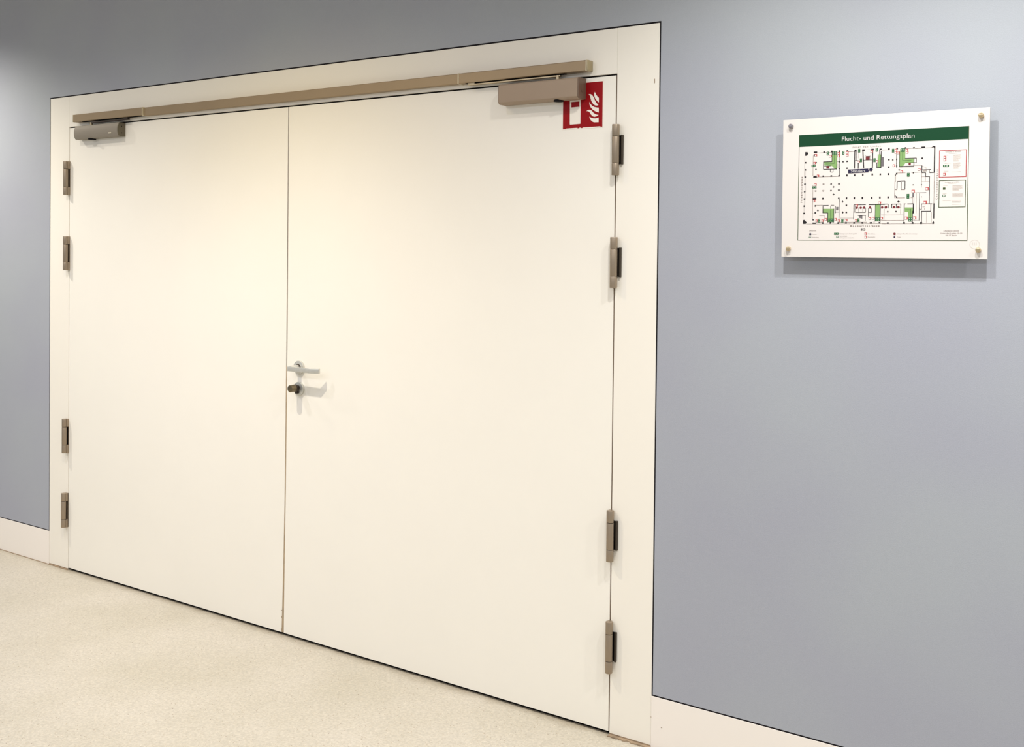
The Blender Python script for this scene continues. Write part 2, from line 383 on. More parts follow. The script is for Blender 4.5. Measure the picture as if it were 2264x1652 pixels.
# right closer: flat front, chamfered underside
cr = empty('door_closer', (2.81, 0, 2.05))
tag(cr, 'larger bronze grey box door closer on the right leaf, overlapping the red sign', 'door closer', 'overhead door closers')
prof = [(-.0006, 2.0128), (-.0370, 2.0128), (-.0448, 2.0185), (-.0455, 2.0225), (-.0445, 2.0745), (-.040, 2.0790), (-.0006, 2.0790)]
bm = NB(); closer_body(bm, 2.656, 2.9610, prof); hput('body', bm, MT['closer'], cr)
c0 = [(y, z) for y, z in prof]
bm = NB(); extr(bm, [(y * .995, 2.0452 + (z - 2.0452) * .99) for y, z in c0], 'x', 2.9612, 2.9665); hput('end_cap', bm, MT['closercap'], cr)
bm = NB(); extr(bm, [(y * .995, 2.0452 + (z - 2.0452) * .99) for y, z in c0], 'x', 2.6540, 2.6559); hput('end_cap', bm, MT['closercap'], cr)
bm = cyl(NB(), (2.9668, -.0215, 2.045), .012, .0016, 'x', 28); hput('adjusting_screw', bm, MT['closercap'], cr)
bm = cyl(NB(), (2.879, -.024, 2.0118), .0165, .0060, 'z', 28, bev=.001); hput('spindle_cap', bm, MT['black'], cr)['label'] = 'black spindle cap underneath'
bm = cyl(NB(), (2.8735, -.022, 2.0860), .0065, .016, 'z', 20); hput('spindle', bm, MT['arm'], cr)
bm = NB(); box(bm, 2.512, 2.884, -.0270, -.0165, 2.0890, 2.0945, bev=.001, seg=1); hput('arm', bm, MT['arm'], cr)
# left closer: convex cover
cl = empty('door_closer', (.41, 0, 2.05))
tag(cl, 'smaller grey door closer with rounded cover at the top of the left leaf', 'door closer', 'overhead door closers')
prof = [(-.0006, 2.0185), (-.026, 2.0185), (-.0330, 2.0205), (-.0375, 2.0290), (-.0400, 2.0400), (-.0405, 2.0500), (-.0395, 2.0610), (-.0365, 2.0710), (-.0310, 2.0800), (-.0006, 2.0800)]
bm = NB(); closer_body(bm, .2530, .5760, prof); hput('body', bm, MT['closerg'], cl)
bm = NB(); extr(bm, [(y * .99, 2.049 + (z - 2.049) * .99) for y, z in prof], 'x', .5761, .5800); hput('end_cap', bm, MT['closercapg'], cl)
bm = NB(); extr(bm, [(y * .99, 2.049 + (z - 2.049) * .99) for y, z in prof], 'x', .2500, .2529); hput('end_cap', bm, MT['closercapg'], cl)
for z in (2.034, 2.063):
    bm = cyl(NB(), (.5803, -.020, z), .0022, .0012, 'x', 12); hput('screw', bm, MT['black'], cl)
bm = cyl(NB(), (.361, -.020, 2.0165), .0175, .0055, 'z', 28, bev=.001); hput('spindle_cap', bm, MT['black'], cl)['label'] = 'black spindle cap underneath'
bm = cyl(NB(), (.355, -.020, 2.0870), .0065, .014, 'z', 20); hput('spindle', bm, MT['arm'], cl)
bm = NB(); box(bm, .345, .625, -.0260, -.0160, 2.0880, 2.0935, bev=.001, seg=1); hput('arm', bm, MT['dark'], cl)
bm = NB()
for i, wd in enumerate((.004, .003, .0045, .0035)):
    box(bm, .5120 + i * .0052, .5120 + i * .0052 + wd, -.0406, -.0392, 2.0330, 2.0378)
hput('nameplate', bm, MT['glass_label'], cl)['label'] = 'tiny pale maker plate'

# ---------------------------------------------------------------- guide rail across both leaves
gr = empty('guide_rail', (1.6, 0, 2.115))
tag(gr, 'long bronze coloured closer guide rail running across the header above both door leaves', 'rail')
def rail(name, x0, x1, z0, z1, p, slot=None):
    bm = NB(); prof = [(-.0006, z0), (-p + .002, z0), (-p, z0 + .002), (-p, z1 - .0025), (-p + .0025, z1), (-.0006, z1)]
    extr(bm, prof, 'x', x0, x1); return hput(name, bm, MT['rail'], gr)
rail('rail_housing', .2290, .7390, 2.1010, 2.1355, .030)
rail('rail_housing', 2.4768, 2.9820, 2.0985, 2.1330, .0305)
rail('rail_cover', .7425, 2.4722, 2.0995, 2.1345, .0245)
for a, b, zz in ((.7390, .7425, (2.0990, 2.1362)), (2.4722, 2.4768, (2.0970, 2.1342)), (2.9820, 2.9860, (2.0982, 2.1334))):
    bm = box(NB(), a, b, -.0315, -.0006, *zz, bev=.0008, seg=1); hput('cap_strip', bm, MT['strip'], gr)['label'] = 'pale strip at the rail joint'
bm = box(NB(), 2.9860, 2.9915, -.0300, -.0006, 2.0988, 2.1328, bev=.0015); hput('end_cap', bm, MT['railcap'], gr)
bm = box(NB(), .2250, .2290, -.0300, -.0006, 2.1010, 2.1355, bev=.001); hput('end_cap', bm, MT['railcap'], gr)
for a, b in ((.29, .737), (2.50, 2.90)):
    bm = box(NB(), a, b, -.0235, -.0105, 2.0965 if a > 1 else 2.0988, 2.1000 if a > 1 else 2.1020); hput('slide_channel', bm, MT['hblack'], gr)['label'] = 'black slide channel under the rail'
bm = box(NB(), 2.512, 2.540, -.0245, -.0125, 2.0900, 2.0990); hput('slider', bm, MT['arm'], gr)
bm = box(NB(), .600, .628, -.0245, -.0125, 2.0890, 2.1010); hput('slider', bm, MT['dark'], gr)

# ---------------------------------------------------------------- flat artwork helper
def art(items, ox, oz, y0, layer, mats, names):
    """items in millimetres on a vertical face looking to -Y; each entry is printed ink a hair in front of the sheet"""
    bm = NB(); idx = {n: i for i, n in enumerate(names)}
    for k, it in enumerate(items):
        c, kind, *v = it; y = y0 - layer(c) - (k % 40) * 1.2e-6
        if kind == 'r':
            cx, cz, ww, hh = v; P = [(cx - ww / 2, cz - hh / 2), (cx + ww / 2, cz - hh / 2), (cx + ww / 2, cz + hh / 2), (cx - ww / 2, cz + hh / 2)]
        elif kind == 'l':
            x0, z0, x1, z1, t = v; d = Vector((x1 - x0, z1 - z0)); 
            if d.length < .01: continue
            d.normalize(); n = Vector((-d.y, d.x)) * max(t, .55) / 2
            P = [(x0 + n.x, z0 + n.y), (x0 - n.x, z0 - n.y), (x1 - n.x, z1 - n.y), (x1 + n.x, z1 + n.y)]
        elif kind == 'c':
            cx, cz, r = v; P = [(cx + r * math.cos(a * math.pi / 10), cz + r * math.sin(a * math.pi / 10)) for a in range(20)]
        else: P = list(zip(v[::2], v[1::2]))
        A = sum(P[i][0] * P[(i + 1) % len(P)][1] - P[(i + 1) % len(P)][0] * P[i][1] for i in range(len(P)))
        if A < 0: P = P[::-1]
        f = bm.faces.new([bm.verts.new((ox + a / 1000, y, oz + b / 1000)) for a, b in P]); f.material_index = idx[c]
    return bm

# ---------------------------------------------------------------- red fire sign
fs = empty('fire_sign', (2.955, 0, 1.995))
tag(fs, 'square red fire equipment sticker with white flames, half behind the right door closer', 'sign')
SX, SZ, SW, SH = 2.8815, 1.9240, .1470, .1420
bm = box(NB(), SX - .0035, SX + SW + .0035, -.0007, -.0001, SZ - .0040, SZ + SH + .0035); hput('backing', bm, MT['signwhite'], fs, False)
bm = NB(); box(bm, SX, SX + SW, -.0009, -.0005, SZ, SZ + SH)
for a, b in ((.0, .012), (.055, .062), (.068, .074), (.140, .147)): box(bm, SX + a, SX + b, -.0009, -.0005, SZ - .0018, SZ)
hput('red_field', bm, MT['red'], fs, False)
SIGN = [
['w','p',25.5,106.3,26.9,107.2,64.6,107.1,66.1,105.7,66.3,12.7,64.9,11.9,28.2,11.5,26.4,12.6],['r','p',31.3,83.9,61.5,84.2,61.7,67.1,31.5,66.6],['w','p',118.2,110.4,121.3,104.0,126.8,96.4,133.2,90.1,133.3,75.5,126.3,81.2,119.8,89.6,116.6,97.1,116.1,104.4],['w','p',95.9,104.7,102.0,104.8,108.4,101.1,114.2,93.6,119.2,82.9,125.7,73.3,132.1,68.0,127.2,66.4,120.1,67.4,113.1,71.8,105.9,82.0,102.9,90.8,101.1,98.2],
['w','p',98.8,80.1,101.7,73.8,108.9,67.2,117.4,62.4,127.3,59.9,133.1,59.5,133.4,43.9,123.2,47.4,111.9,53.6,103.3,62.7,98.9,71.6],['w','p',87.6,51.3,93.5,54.2,100.6,54.6,107.7,51.4,114.8,43.7,123.3,38.3,132.9,36.4,126.2,32.6,117.8,31.3,110.8,33.6,105.0,39.4,100.7,45.8,95.0,50.5],['w','p',99.2,33.1,105.2,29.7,113.7,26.9,122.1,26.2,133.0,28.2,133.2,13.1,116.7,13.7,109.6,16.6,103.1,23.1,100.2,28.7],]
bm = art(SIGN, SX, SZ, -.00105, lambda c: .0001 if c == 'r' else 0, None, ['w', 'r'])
hput('symbols', bm, [MT['signwhite'], MT['red']], fs, False)['label'] = 'white flames and white device pictogram'

# ---------------------------------------------------------------- escape plan board
ep = empty('evacuation_board', (3.902, 0, 1.71))
tag(ep, 'white escape plan board with green title band on four pins, on the blue wall', 'notice board')
BX0, BX1, BZ0, BZ1 = 3.6316, 4.1730, 1.5172, 1.9027
bm = box(NB(), BX0, BX1, -.0295, -.0250, BZ0, BZ1, bev=.0004, seg=1)
panel = hput('panel', bm, MT['board'], ep, False)
OX, OZ, YF = 3.6785, 1.5645, -.0296
def flat(name, items, names, dy=0):
    bm = art(items, OX, OZ, YF - dy, lambda c: LAY.get(c, 0) * .00008, None, names)
    return hput(name, bm, [MT['p_' + n] for n in names], ep, False)
LAY = dict(green=1, dkgreen=2, pale=0, gray=1, black=3, brown=2, palebrown=1, signgreen=5, white2=7, red=6, dkred=5, navy=7, boxred=1, dkgreen2=1, band=0)
PW, PH = 445.0, 293.6
flat('header_band', [['band', 'r', PW / 2, (260.6 + PH) / 2, PW, PH - 260.6]], ['band'])['label'] = 'dark green title band'
fw = 1.7
flat('border', [['dkgreen2', 'l', 0, 0, 0, PH, fw], ['dkgreen2', 'l', PW, 0, PW, PH, fw], ['dkgreen2', 'l', -fw / 2, 0, PW + fw / 2, 0, fw]], ['dkgreen2'])['label'] = 'thin dark green border line'
PLAN = [
['green','p',92.9,244.1,106.5,243.5,107.2,196.3,101.2,195.9,92.9,204.9,71.9,206.2,71.8,215.5,93.4,214.7],['green','p',218.8,230.6,224.9,230.3,224.3,196.1,216.1,195.9],['green','p',274.5,242.7,288.0,242.1,288.4,216.5,309.3,215.7,309.4,205.2,289.1,205.4,283.8,197.9,274.1,196.5],['green','p',70.9,86.8,100.6,86.4,100.6,49.5,84.9,49.6,83.9,75.0,71.0,75.8],
['green','p',212.7,95.5,224.9,95.3,225.0,51.5,212.8,51.0],['green','p',289.0,87.5,310.1,87.2,309.6,50.4,298.6,50.5,297.5,75.5,289.2,75.6],['dkgreen','l',99.3,239.2,99.3,210.4,0.85],['dkgreen','l',76.6,210.6,99.2,210.6,0.85],
['dkgreen','l',281.2,235.7,281.2,212.4,0.85],['dkgreen','l',281.5,211.6,304.0,211.6,0.85],['dkgreen','l',91.8,83.6,91.8,55.9,1.07],['dkgreen','l',304.0,83.4,304.0,57.0,1.02],
['dkgreen','l',291.1,81.2,303.8,81.2,0.76],['gray','p',227.0,223.0,232.9,223.1,232.9,198.4,227.1,198.3],['gray','p',106.5,91.5,112.7,91.6,112.5,82.2,106.5,82.0],['gray','p',168.4,66.7,178.5,66.8,178.4,58.0,169.6,61.0],
['gray','r',310.2,120.1,4.4,11.6],['pale','l',19.2,153.6,19.2,137.2,3.63],['pale','l',18.7,133.2,18.7,116.8,3.63],['pale','l',17.9,113.3,17.9,96.3,3.63],
['pale','l',17.0,93.4,17.0,76.4,3.2],['pale','l',18.2,193.6,18.2,177.2,3.2],['pale','l',18.3,173.7,18.3,157.3,3.2],['pale','l',118.3,60.2,153.8,60.2,3.84],
['pale','r',109.7,204.3,4.6,11.9],['black','p',17.5,245.1,23.5,245.4,26.5,241.7,23.1,235.5,17.7,235.1],['black','p',14.5,55.9,18.6,56.5,25.3,48.8,21.8,45.3,14.6,45.4],['black','r',19.2,216.1,4.4,4.1],
['black','r',18.9,195.9,4.4,4.1],['black','r',18.6,175.8,4.4,4.1],['black','r',18.3,155.6,4.4,4.1],['black','r',46.7,243.8,9.9,3.9],
['black','r',43.8,235.8,4.2,5.6],['black','r',71.0,243.3,4.4,4.1],['black','r',92.3,244.1,4.4,4.1],['black','r',113.4,243.7,4.4,4.1],
['black','r',134.9,243.3,4.4,4.1],['black','r',157.1,243.5,5.8,4.8],['black','r',178.5,243.9,7.2,4.3],['black','r',202.5,244.3,7.0,4.3],
['black','r',223.8,243.9,5.8,4.3],['black','r',49.2,215.2,3.7,3.7],['black','r',48.9,196.0,3.7,3.7],['black','r',113.0,215.0,3.2,3.2],
['black','r',113.3,196.7,3.2,3.2],['black','r',113.4,176.6,4.4,4.1],['black','r',69.5,176.6,4.4,4.1],['black','r',91.9,176.7,4.4,4.1],
['black','r',46.5,176.0,9.9,5.2],['black','r',134.8,215.3,3.9,3.9],['black','r',134.8,196.5,3.9,3.9],['black','r',134.8,177.0,3.9,5.2],
['black','r',155.9,176.9,3.9,5.2],['black','r',177.7,177.4,3.9,5.2],['black','r',203.0,177.4,3.9,5.2],['black','r',224.1,177.0,3.9,4.8],
['black','r',245.7,243.4,4.2,4.8],['black','r',266.9,244.1,4.2,3.9],['black','r',288.5,244.8,4.2,3.9],['black','r',309.9,244.4,4.2,3.9],
['black','r',333.7,244.4,9.9,4.1],['black','r',246.1,215.5,3.9,4.1],['black','r',245.7,195.7,3.9,4.1],['black','r',245.6,176.9,3.9,5.0],
['black','r',331.3,215.6,3.7,3.9],['black','r',266.3,215.8,3.0,3.2],['black','r',266.6,197.4,3.0,5.4],['black','r',266.9,177.3,3.9,4.3],
['black','r',263.7,173.9,3.0,2.6],['black','r',309.7,178.1,2.6,2.6],['black','r',309.5,146.3,2.6,2.4],['black','r',330.5,146.4,2.6,2.6],
['black','p',354.2,242.9,357.8,246.3,363.8,246.5,363.9,240.8,360.5,241.2,359.4,243.7],['black','r',18.0,135.3,4.4,4.1],['black','r',17.7,115.0,4.4,4.1],['black','r',17.2,94.9,4.4,4.1],
['black','r',16.9,74.6,4.4,4.1],['black','r',91.8,154.6,3.9,3.7],['black','r',113.4,154.2,4.4,4.1],['black','r',91.7,136.7,3.9,3.7],
['black','r',113.4,137.3,4.4,4.1],['black','r',69.6,115.0,5.1,4.8],['black','r',113.4,114.9,3.9,4.3],['black','r',134.7,114.9,3.9,5.0],
['black','r',156.0,114.7,3.9,5.0],['black','r',177.5,114.6,3.9,5.4],['black','r',202.7,114.6,3.9,5.4],['black','r',224.0,115.0,3.9,5.0],
['black','r',46.1,115.1,9.9,5.4],['black','r',48.7,95.2,3.9,4.3],['black','r',48.7,76.0,3.9,4.3],['black','r',134.6,95.3,4.2,4.1],
['black','r',134.7,76.2,4.2,4.1],['black','r',70.1,47.4,4.4,4.1],['black','r',91.3,47.8,4.4,4.1],['black','r',112.8,47.1,4.4,4.1],
['black','r',134.4,47.5,4.4,4.1],['black','r',156.2,47.4,4.4,4.1],['black','r',178.6,47.3,4.4,4.1],['black','r',201.4,47.1,5.1,4.3],
['black','r',224.0,47.0,4.4,4.1],['black','r',46.2,47.2,9.9,3.2],['black','r',43.1,56.3,4.6,2.6],['black','r',245.6,115.1,3.9,4.9],
['black','r',245.3,76.8,3.3,3.6],['black','r',266.7,77.0,3.3,3.6],['black','r',245.8,46.2,4.7,4.1],['black','r',287.8,46.2,5.2,4.4],
['black','r',309.8,46.0,4.7,4.4],['black','r',331.3,45.9,5.2,4.9],['black','r',361.6,45.7,4.4,4.4],['black','r',331.1,114.7,1.9,2.1],
['black','r',267.4,115.5,3.6,4.4],['black','r',263.7,118.5,3.0,2.6],['brown','r',70.6,154.6,4.6,3.9],['white2','r',70.6,154.6,1.9,1.5],
['brown','r',48.7,136.5,4.6,3.9],['white2','r',48.7,136.5,1.9,1.5],['brown','r',70.3,136.6,4.6,3.9],['white2','r',70.3,136.6,1.9,1.5],
['black','l',114.8,243.1,114.8,175.4,1.49],['black','l',70.2,216.7,70.2,195.3,2.35],['black','l',68.9,216.3,93.4,216.3,1.92],['black','l',93.2,244.1,93.2,215.8,1.28],
['black','l',106.8,243.5,106.8,194.0,1.49],['black','l',70.4,195.5,107.2,195.5,1.71],['black','l',155.2,243.6,155.2,194.6,2.35],['black','l',159.6,242.2,159.6,217.2,1.07],
['black','l',155.3,216.6,163.8,216.6,0.96],['black','l',165.1,216.5,165.1,194.2,2.13],['black','l',176.8,244.9,179.8,196.0,2.77],['black','l',203.0,244.8,203.0,195.2,2.77],
['black','l',179.5,216.6,201.3,216.6,0.85],['black','l',185.5,226.7,196.1,226.7,1.07],['black','l',214.8,215.6,214.8,194.8,1.92],['black','l',225.6,238.2,225.6,194.9,1.92],
['black','l',215.0,195.1,226.0,195.1,1.71],['black','l',220.9,242.9,220.9,230.5,1.07],['black','l',89.1,194.6,89.1,187.7,1.49],['black','l',89.2,187.6,96.7,187.6,1.49],
['black','l',96.6,194.4,96.6,187.5,1.49],['black','l',107.8,215.1,113.0,215.1,0.85],['black','l',72.0,204.6,91.8,204.6,1.07],['brown','l',16.6,235.7,16.6,177.3,0.53],
['brown','l',40.6,234.8,40.6,178.8,0.96],['brown','l',51.4,241.6,92.4,241.6,0.75],['brown','l',135.0,241.4,157.2,241.4,0.96],['brown','l',51.3,175.2,113.4,175.2,0.96],
['brown','l',226.9,242.2,239.0,242.2,0.75],['brown','l',182.4,244.5,199.2,244.5,0.32],['brown','l',165.2,238.6,165.2,222.6,0.32],['brown','l',183.2,229.9,185.5,226.9,0.64],
['brown','l',196.2,229.3,196.2,216.9,0.64],['brown','l',217.0,231.8,217.0,216.1,0.53],['black','l',362.3,245.8,362.3,177.5,2.99],['black','l',266.0,229.7,266.0,194.1,1.49],
['black','l',273.6,236.1,273.6,194.3,1.28],['black','l',274.1,196.4,311.2,196.4,1.49],['black','l',310.5,216.8,310.5,195.8,1.71],['black','l',287.8,217.0,316.7,217.0,1.49],
['black','l',316.8,217.1,316.8,204.9,1.28],['black','l',310.5,205.0,316.9,205.0,1.28],['black','l',289.1,205.3,310.5,205.3,0.96],['black','l',331.0,197.2,331.0,178.5,1.92],
['black','l',331.0,185.3,354.1,185.3,1.49],['black','l',331.1,178.1,340.6,178.1,1.71],['black','l',340.6,177.7,340.6,167.8,1.49],['black','l',340.7,167.6,350.7,167.6,1.49],
['black','l',350.8,167.5,350.8,132.2,1.49],['black','l',350.0,178.0,362.6,178.0,2.13],['black','l',350.2,184.5,350.2,177.9,1.07],['black','l',268.5,156.1,268.5,136.1,1.92],
['black','l',268.8,157.4,279.1,157.4,1.49],['black','l',279.1,157.8,288.8,157.8,1.07],['black','l',288.7,157.7,288.7,135.6,1.71],['black','l',279.1,155.8,279.1,135.8,1.28],
['brown','l',227.6,241.9,245.2,241.9,0.75],['brown','l',290.6,243.0,329.0,243.0,0.75],['brown','l',313.1,242.2,329.0,242.2,0.75],['brown','l',338.5,242.6,355.3,242.6,0.75],
['brown','l',267.9,179.2,289.5,179.2,0.85],['brown','l',304.5,179.6,330.0,179.6,0.85],['brown','l',262.8,174.1,262.8,136.2,1.07],['brown','l',264.8,174.0,264.8,156.2,0.53],
['brown','l',330.4,178.0,330.4,139.0,0.96],['brown','l',362.2,177.5,362.2,131.9,0.75],['brown','l',331.3,167.4,340.8,167.4,0.53],['brown','l',340.3,167.3,340.3,156.3,0.75],
['brown','l',330.9,154.6,350.4,154.6,0.43],['brown','l',311.2,197.6,329.7,197.6,0.64],['brown','l',331.9,195.0,340.4,191.4,0.53],['brown','l',341.5,191.4,341.5,185.8,0.53],
['brown','l',333.7,182.2,343.7,182.2,1.49],['brown','l',274.2,194.0,310.7,194.0,0.53],['black','l',114.8,116.6,114.8,56.9,1.6],['black','l',70.1,96.6,70.1,75.2,1.71],
['black','l',69.9,95.9,85.9,95.9,1.49],['black','l',92.3,96.2,101.0,96.2,1.17],['black','l',91.8,95.2,91.8,87.1,1.49],['black','l',70.2,75.4,83.9,75.4,1.28],
['black','l',83.8,75.6,83.8,49.0,1.92],['black','l',100.6,86.9,100.6,48.9,1.28],['black','l',104.6,93.8,104.6,74.2,1.49],['black','l',104.8,77.6,114.6,77.6,1.49],
['black','l',155.2,96.4,155.2,74.8,2.35],['black','l',154.6,74.8,154.6,56.5,1.28],['black','l',155.5,96.6,187.0,96.6,1.49],['black','l',194.9,96.4,237.5,96.4,1.92],
['black','l',158.0,94.1,158.0,75.9,0.96],['black','l',159.2,75.7,186.8,75.7,1.28],['black','l',186.7,88.0,186.7,75.5,1.07],['black','l',179.4,88.1,179.4,75.6,0.96],
['black','l',168.1,88.3,168.1,75.8,0.64],['black','l',194.0,87.9,194.0,63.0,1.17],['black','l',203.1,87.8,203.1,75.4,1.49],['black','l',194.1,75.4,203.2,75.4,1.07],
['black','l',166.1,67.4,187.5,67.4,1.49],['black','l',186.4,67.6,186.4,52.9,0.85],['black','l',225.4,96.5,225.4,47.0,2.13],['black','l',212.2,96.1,212.2,51.6,0.96],
['black','l',159.0,88.2,187.2,88.2,0.75],['brown','l',40.8,153.0,40.8,57.5,0.96],['brown','l',14.4,71.7,14.4,56.5,0.53],['brown','l',51.3,96.7,69.5,96.7,0.96],
['brown','l',23.6,45.0,242.6,45.0,0.53],['brown','l',50.8,49.6,67.3,49.6,0.43],['brown','l',113.9,49.2,191.1,49.2,0.85],['brown','l',41.0,73.8,50.5,73.8,0.43],
['brown','l',60.0,67.2,75.3,67.2,0.53],['brown','l',74.8,66.9,74.8,54.9,0.53],['brown','l',235.4,94.0,235.4,53.6,0.43],['brown','l',227.5,68.2,242.2,68.2,0.43],
['brown','l',226.6,53.4,242.5,53.4,0.53],['brown','l',206.8,49.3,212.3,49.3,0.64],['brown','l',195.6,49.4,199.0,46.6,0.64],['black','l',229.9,96.9,246.3,96.9,1.78],
['black','l',246.4,96.8,246.4,86.2,1.52],['black','l',255.4,96.5,279.3,96.5,1.52],['black','l',255.4,96.7,255.4,86.7,1.78],['black','l',267.1,96.5,267.1,86.5,1.52],
['black','l',278.7,96.3,278.7,86.4,1.52],['black','l',255.5,86.6,278.8,86.6,1.02],['black','l',286.3,96.6,290.8,96.5,1.78],['black','l',295.3,96.4,311.2,96.4,2.03],
['black','l',287.7,96.6,287.7,46.6,1.65],['black','l',311.1,96.4,311.1,71.4,2.54],['black','l',309.4,78.0,309.4,46.4,1.27],['black','l',330.2,95.8,358.3,95.8,1.78],
['black','l',362.7,96.9,362.7,57.2,2.54],['black','l',361.9,51.3,361.9,46.1,1.78],['black','l',326.2,125.0,326.2,52.9,1.27],['black','l',325.9,125.4,342.9,125.4,1.14],
['black','l',351.0,136.2,351.0,97.1,1.65],['black','l',332.4,76.6,354.9,76.6,1.78],['black','l',355.2,95.7,355.2,76.8,1.52],['black','l',332.0,77.8,332.0,46.3,1.78],
['black','l',331.5,96.1,331.5,81.7,1.14],['black','l',326.6,82.4,332.9,82.4,0.76],['black','l',312.0,114.8,312.0,96.4,1.14],['brown','l',362.5,155.5,362.5,96.9,0.89],
['brown','l',308.5,114.9,308.5,96.5,0.76],['brown','l',262.5,158.3,262.5,113.2,1.27],['brown','l',268.7,113.2,289.2,113.2,1.02],['brown','l',303.9,113.3,309.6,113.3,0.89],
['brown','l',263.2,135.0,268.3,135.0,1.52],['brown','l',278.6,134.6,288.9,134.6,1.27],['brown','l',230.6,53.1,287.7,53.1,0.76],['brown','l',230.7,44.3,358.6,44.3,0.63],
['brown','l',230.4,67.8,286.1,67.8,0.51],['brown','l',278.3,83.7,278.3,69.2,0.51],['brown','l',344.6,74.3,344.6,46.2,0.38],['brown','l',357.0,74.2,357.0,46.1,0.51],
['brown','l',312.0,126.0,325.9,126.0,0.38],['brown','l',318.6,125.2,318.6,71.3,0.38],['brown','l',310.6,53.2,325.8,53.2,0.51],['brown','l',334.1,88.2,340.3,88.2,0.76],
['brown','l',339.1,85.5,339.2,80.9,1.02],['brown','l',236.2,84.3,236.2,54.9,0.38],['signgreen','r',81.1,239.0,5.8,9.9],['white2','r',81.1,241.6,1.4,1.7],
['white2','r',81.2,236.5,1.0,1.9],['signgreen','r',97.1,239.3,5.8,9.9],['white2','r',97.0,241.8,1.4,1.7],['white2','r',97.1,236.7,1.0,1.9],
['signgreen','r',103.4,239.0,5.8,9.9],['white2','r',103.4,241.5,1.4,1.7],['white2','r',103.5,236.5,1.0,1.9],['signgreen','r',124.2,238.7,5.8,9.9],
['white2','r',124.1,241.2,1.4,1.7],['white2','r',124.2,236.1,1.0,1.9],['signgreen','r',167.1,242.8,5.8,9.9],['white2','r',167.0,245.3,1.4,1.7],
['white2','r',167.1,240.3,1.0,1.9],['signgreen','r',213.7,243.2,5.8,9.9],['white2','r',213.6,245.7,1.4,1.7],['white2','r',213.7,240.7,1.0,1.9],
['signgreen','r',172.2,216.7,5.8,9.9],['white2','r',172.2,219.2,1.4,1.7],['white2','r',172.3,214.2,1.0,1.9],['signgreen','r',208.3,215.8,5.8,9.9],
['white2','r',208.3,218.3,1.4,1.7],['white2','r',208.4,213.4,1.0,1.9],['signgreen','r',41.9,206.5,11.4,5.6],['white2','r',39.0,206.6,1.4,1.7],
['white2','r',44.8,206.4,1.0,1.9],['signgreen','r',45.2,146.5,12.1,5.6],['white2','r',42.1,146.6,1.4,1.7],['white2','r',48.3,146.4,1.0,1.9],
['signgreen','r',59.9,53.8,5.8,9.9],['white2','r',59.8,56.4,1.4,1.7],['white2','r',59.9,51.3,1.0,1.9],['signgreen','r',88.3,54.8,4.9,9.7],
['white2','r',88.3,57.3,1.4,1.7],['white2','r',88.4,52.3,1.0,1.9],['signgreen','r',94.1,54.7,4.9,9.7],['white2','r',94.1,57.2,1.4,1.7],
['white2','r',94.2,52.2,1.0,1.9],['signgreen','r',98.2,54.7,4.2,9.7],['white2','r',98.2,57.2,1.4,1.7],['white2','r',98.2,52.2,1.0,1.9],
['signgreen','r',124.4,53.3,5.8,9.9],['white2','r',124.4,55.9,1.4,1.7],['white2','r',124.5,50.8,1.0,1.9],['signgreen','r',168.0,54.2,5.8,9.9],
['white2','r',168.0,56.7,1.4,1.7],['white2','r',168.1,51.6,1.0,1.9],['signgreen','r',215.5,56.6,5.3,9.9],['white2','r',215.5,59.1,1.4,1.7],
['white2','r',215.6,54.1,1.0,1.9],['signgreen','r',221.6,56.6,5.3,9.9],['white2','r',221.6,59.0,1.4,1.7],['white2','r',221.6,54.1,1.0,1.9],
['signgreen','r',108.3,17.5,12.2,5.4],['white2','r',105.2,17.5,1.4,1.7],['white2','r',111.3,17.5,1.0,1.9],['signgreen','r',34.9,7.9,6.4,3.0],
['white2','r',33.3,7.9,1.4,1.7],['white2','r',36.5,7.9,1.0,1.9],['signgreen','r',256.7,239.0,5.8,9.9],['white2','r',256.6,241.5,1.4,1.7],
['white2','r',256.7,236.6,1.0,1.9],['signgreen','r',278.9,239.7,5.3,9.9],['white2','r',278.8,242.2,1.4,1.7],['white2','r',278.9,237.2,1.0,1.9],
['signgreen','r',284.2,239.5,5.3,9.9],['white2','r',284.2,241.9,1.4,1.7],['white2','r',284.3,237.0,1.0,1.9],['signgreen','r',296.8,173.6,6.7,9.9],
['white2','r',296.8,176.0,1.4,1.7],['white2','r',296.8,171.1,1.0,1.9],['signgreen','r',296.9,117.1,6.9,11.8],['white2','r',296.8,120.0,1.7,2.1],
['white2','r',296.9,114.2,1.2,2.3],['signgreen','r',301.4,55.1,5.5,10.0],['white2','r',301.4,57.5,1.7,2.1],['white2','r',301.5,52.6,1.2,2.3],
['signgreen','r',306.8,55.0,5.0,10.0],['white2','r',306.7,57.5,1.7,2.1],['white2','r',306.8,52.5,1.2,2.3],['signgreen','r',111.1,9.1,5.8,4.8],
['white2','r',111.1,9.1,3.2,2.8],['red','r',48.3,235.6,6.7,6.1],['white2','r',47.3,234.9,3.9,4.1],['red','r',48.6,236.0,2.1,1.5],
['red','r',47.2,234.7,0.8,2.4],['red','r',88.8,231.3,6.7,6.1],['white2','r',87.8,230.7,3.9,4.1],['red','r',89.0,231.8,2.1,1.5],
['red','r',87.7,230.4,0.8,2.4],['red','r',111.9,238.1,6.7,6.1],['white2','r',110.8,237.4,3.9,4.1],['red','r',112.1,238.5,2.1,1.5],
['red','r',110.7,237.2,0.8,2.4],['red','r',111.6,231.2,6.7,6.1],['white2','r',110.6,230.5,3.9,4.1],['red','r',111.8,231.6,2.1,1.5],
['red','r',110.5,230.3,0.8,2.4],['red','r',135.0,239.3,6.7,6.1],['white2','r',134.0,238.7,3.9,4.1],['red','r',135.2,239.8,2.1,1.5],
['red','r',133.9,238.5,0.8,2.4],['red','r',135.1,231.9,6.7,6.1],['white2','r',134.1,231.3,3.9,4.1],['red','r',135.4,232.3,2.1,1.5],
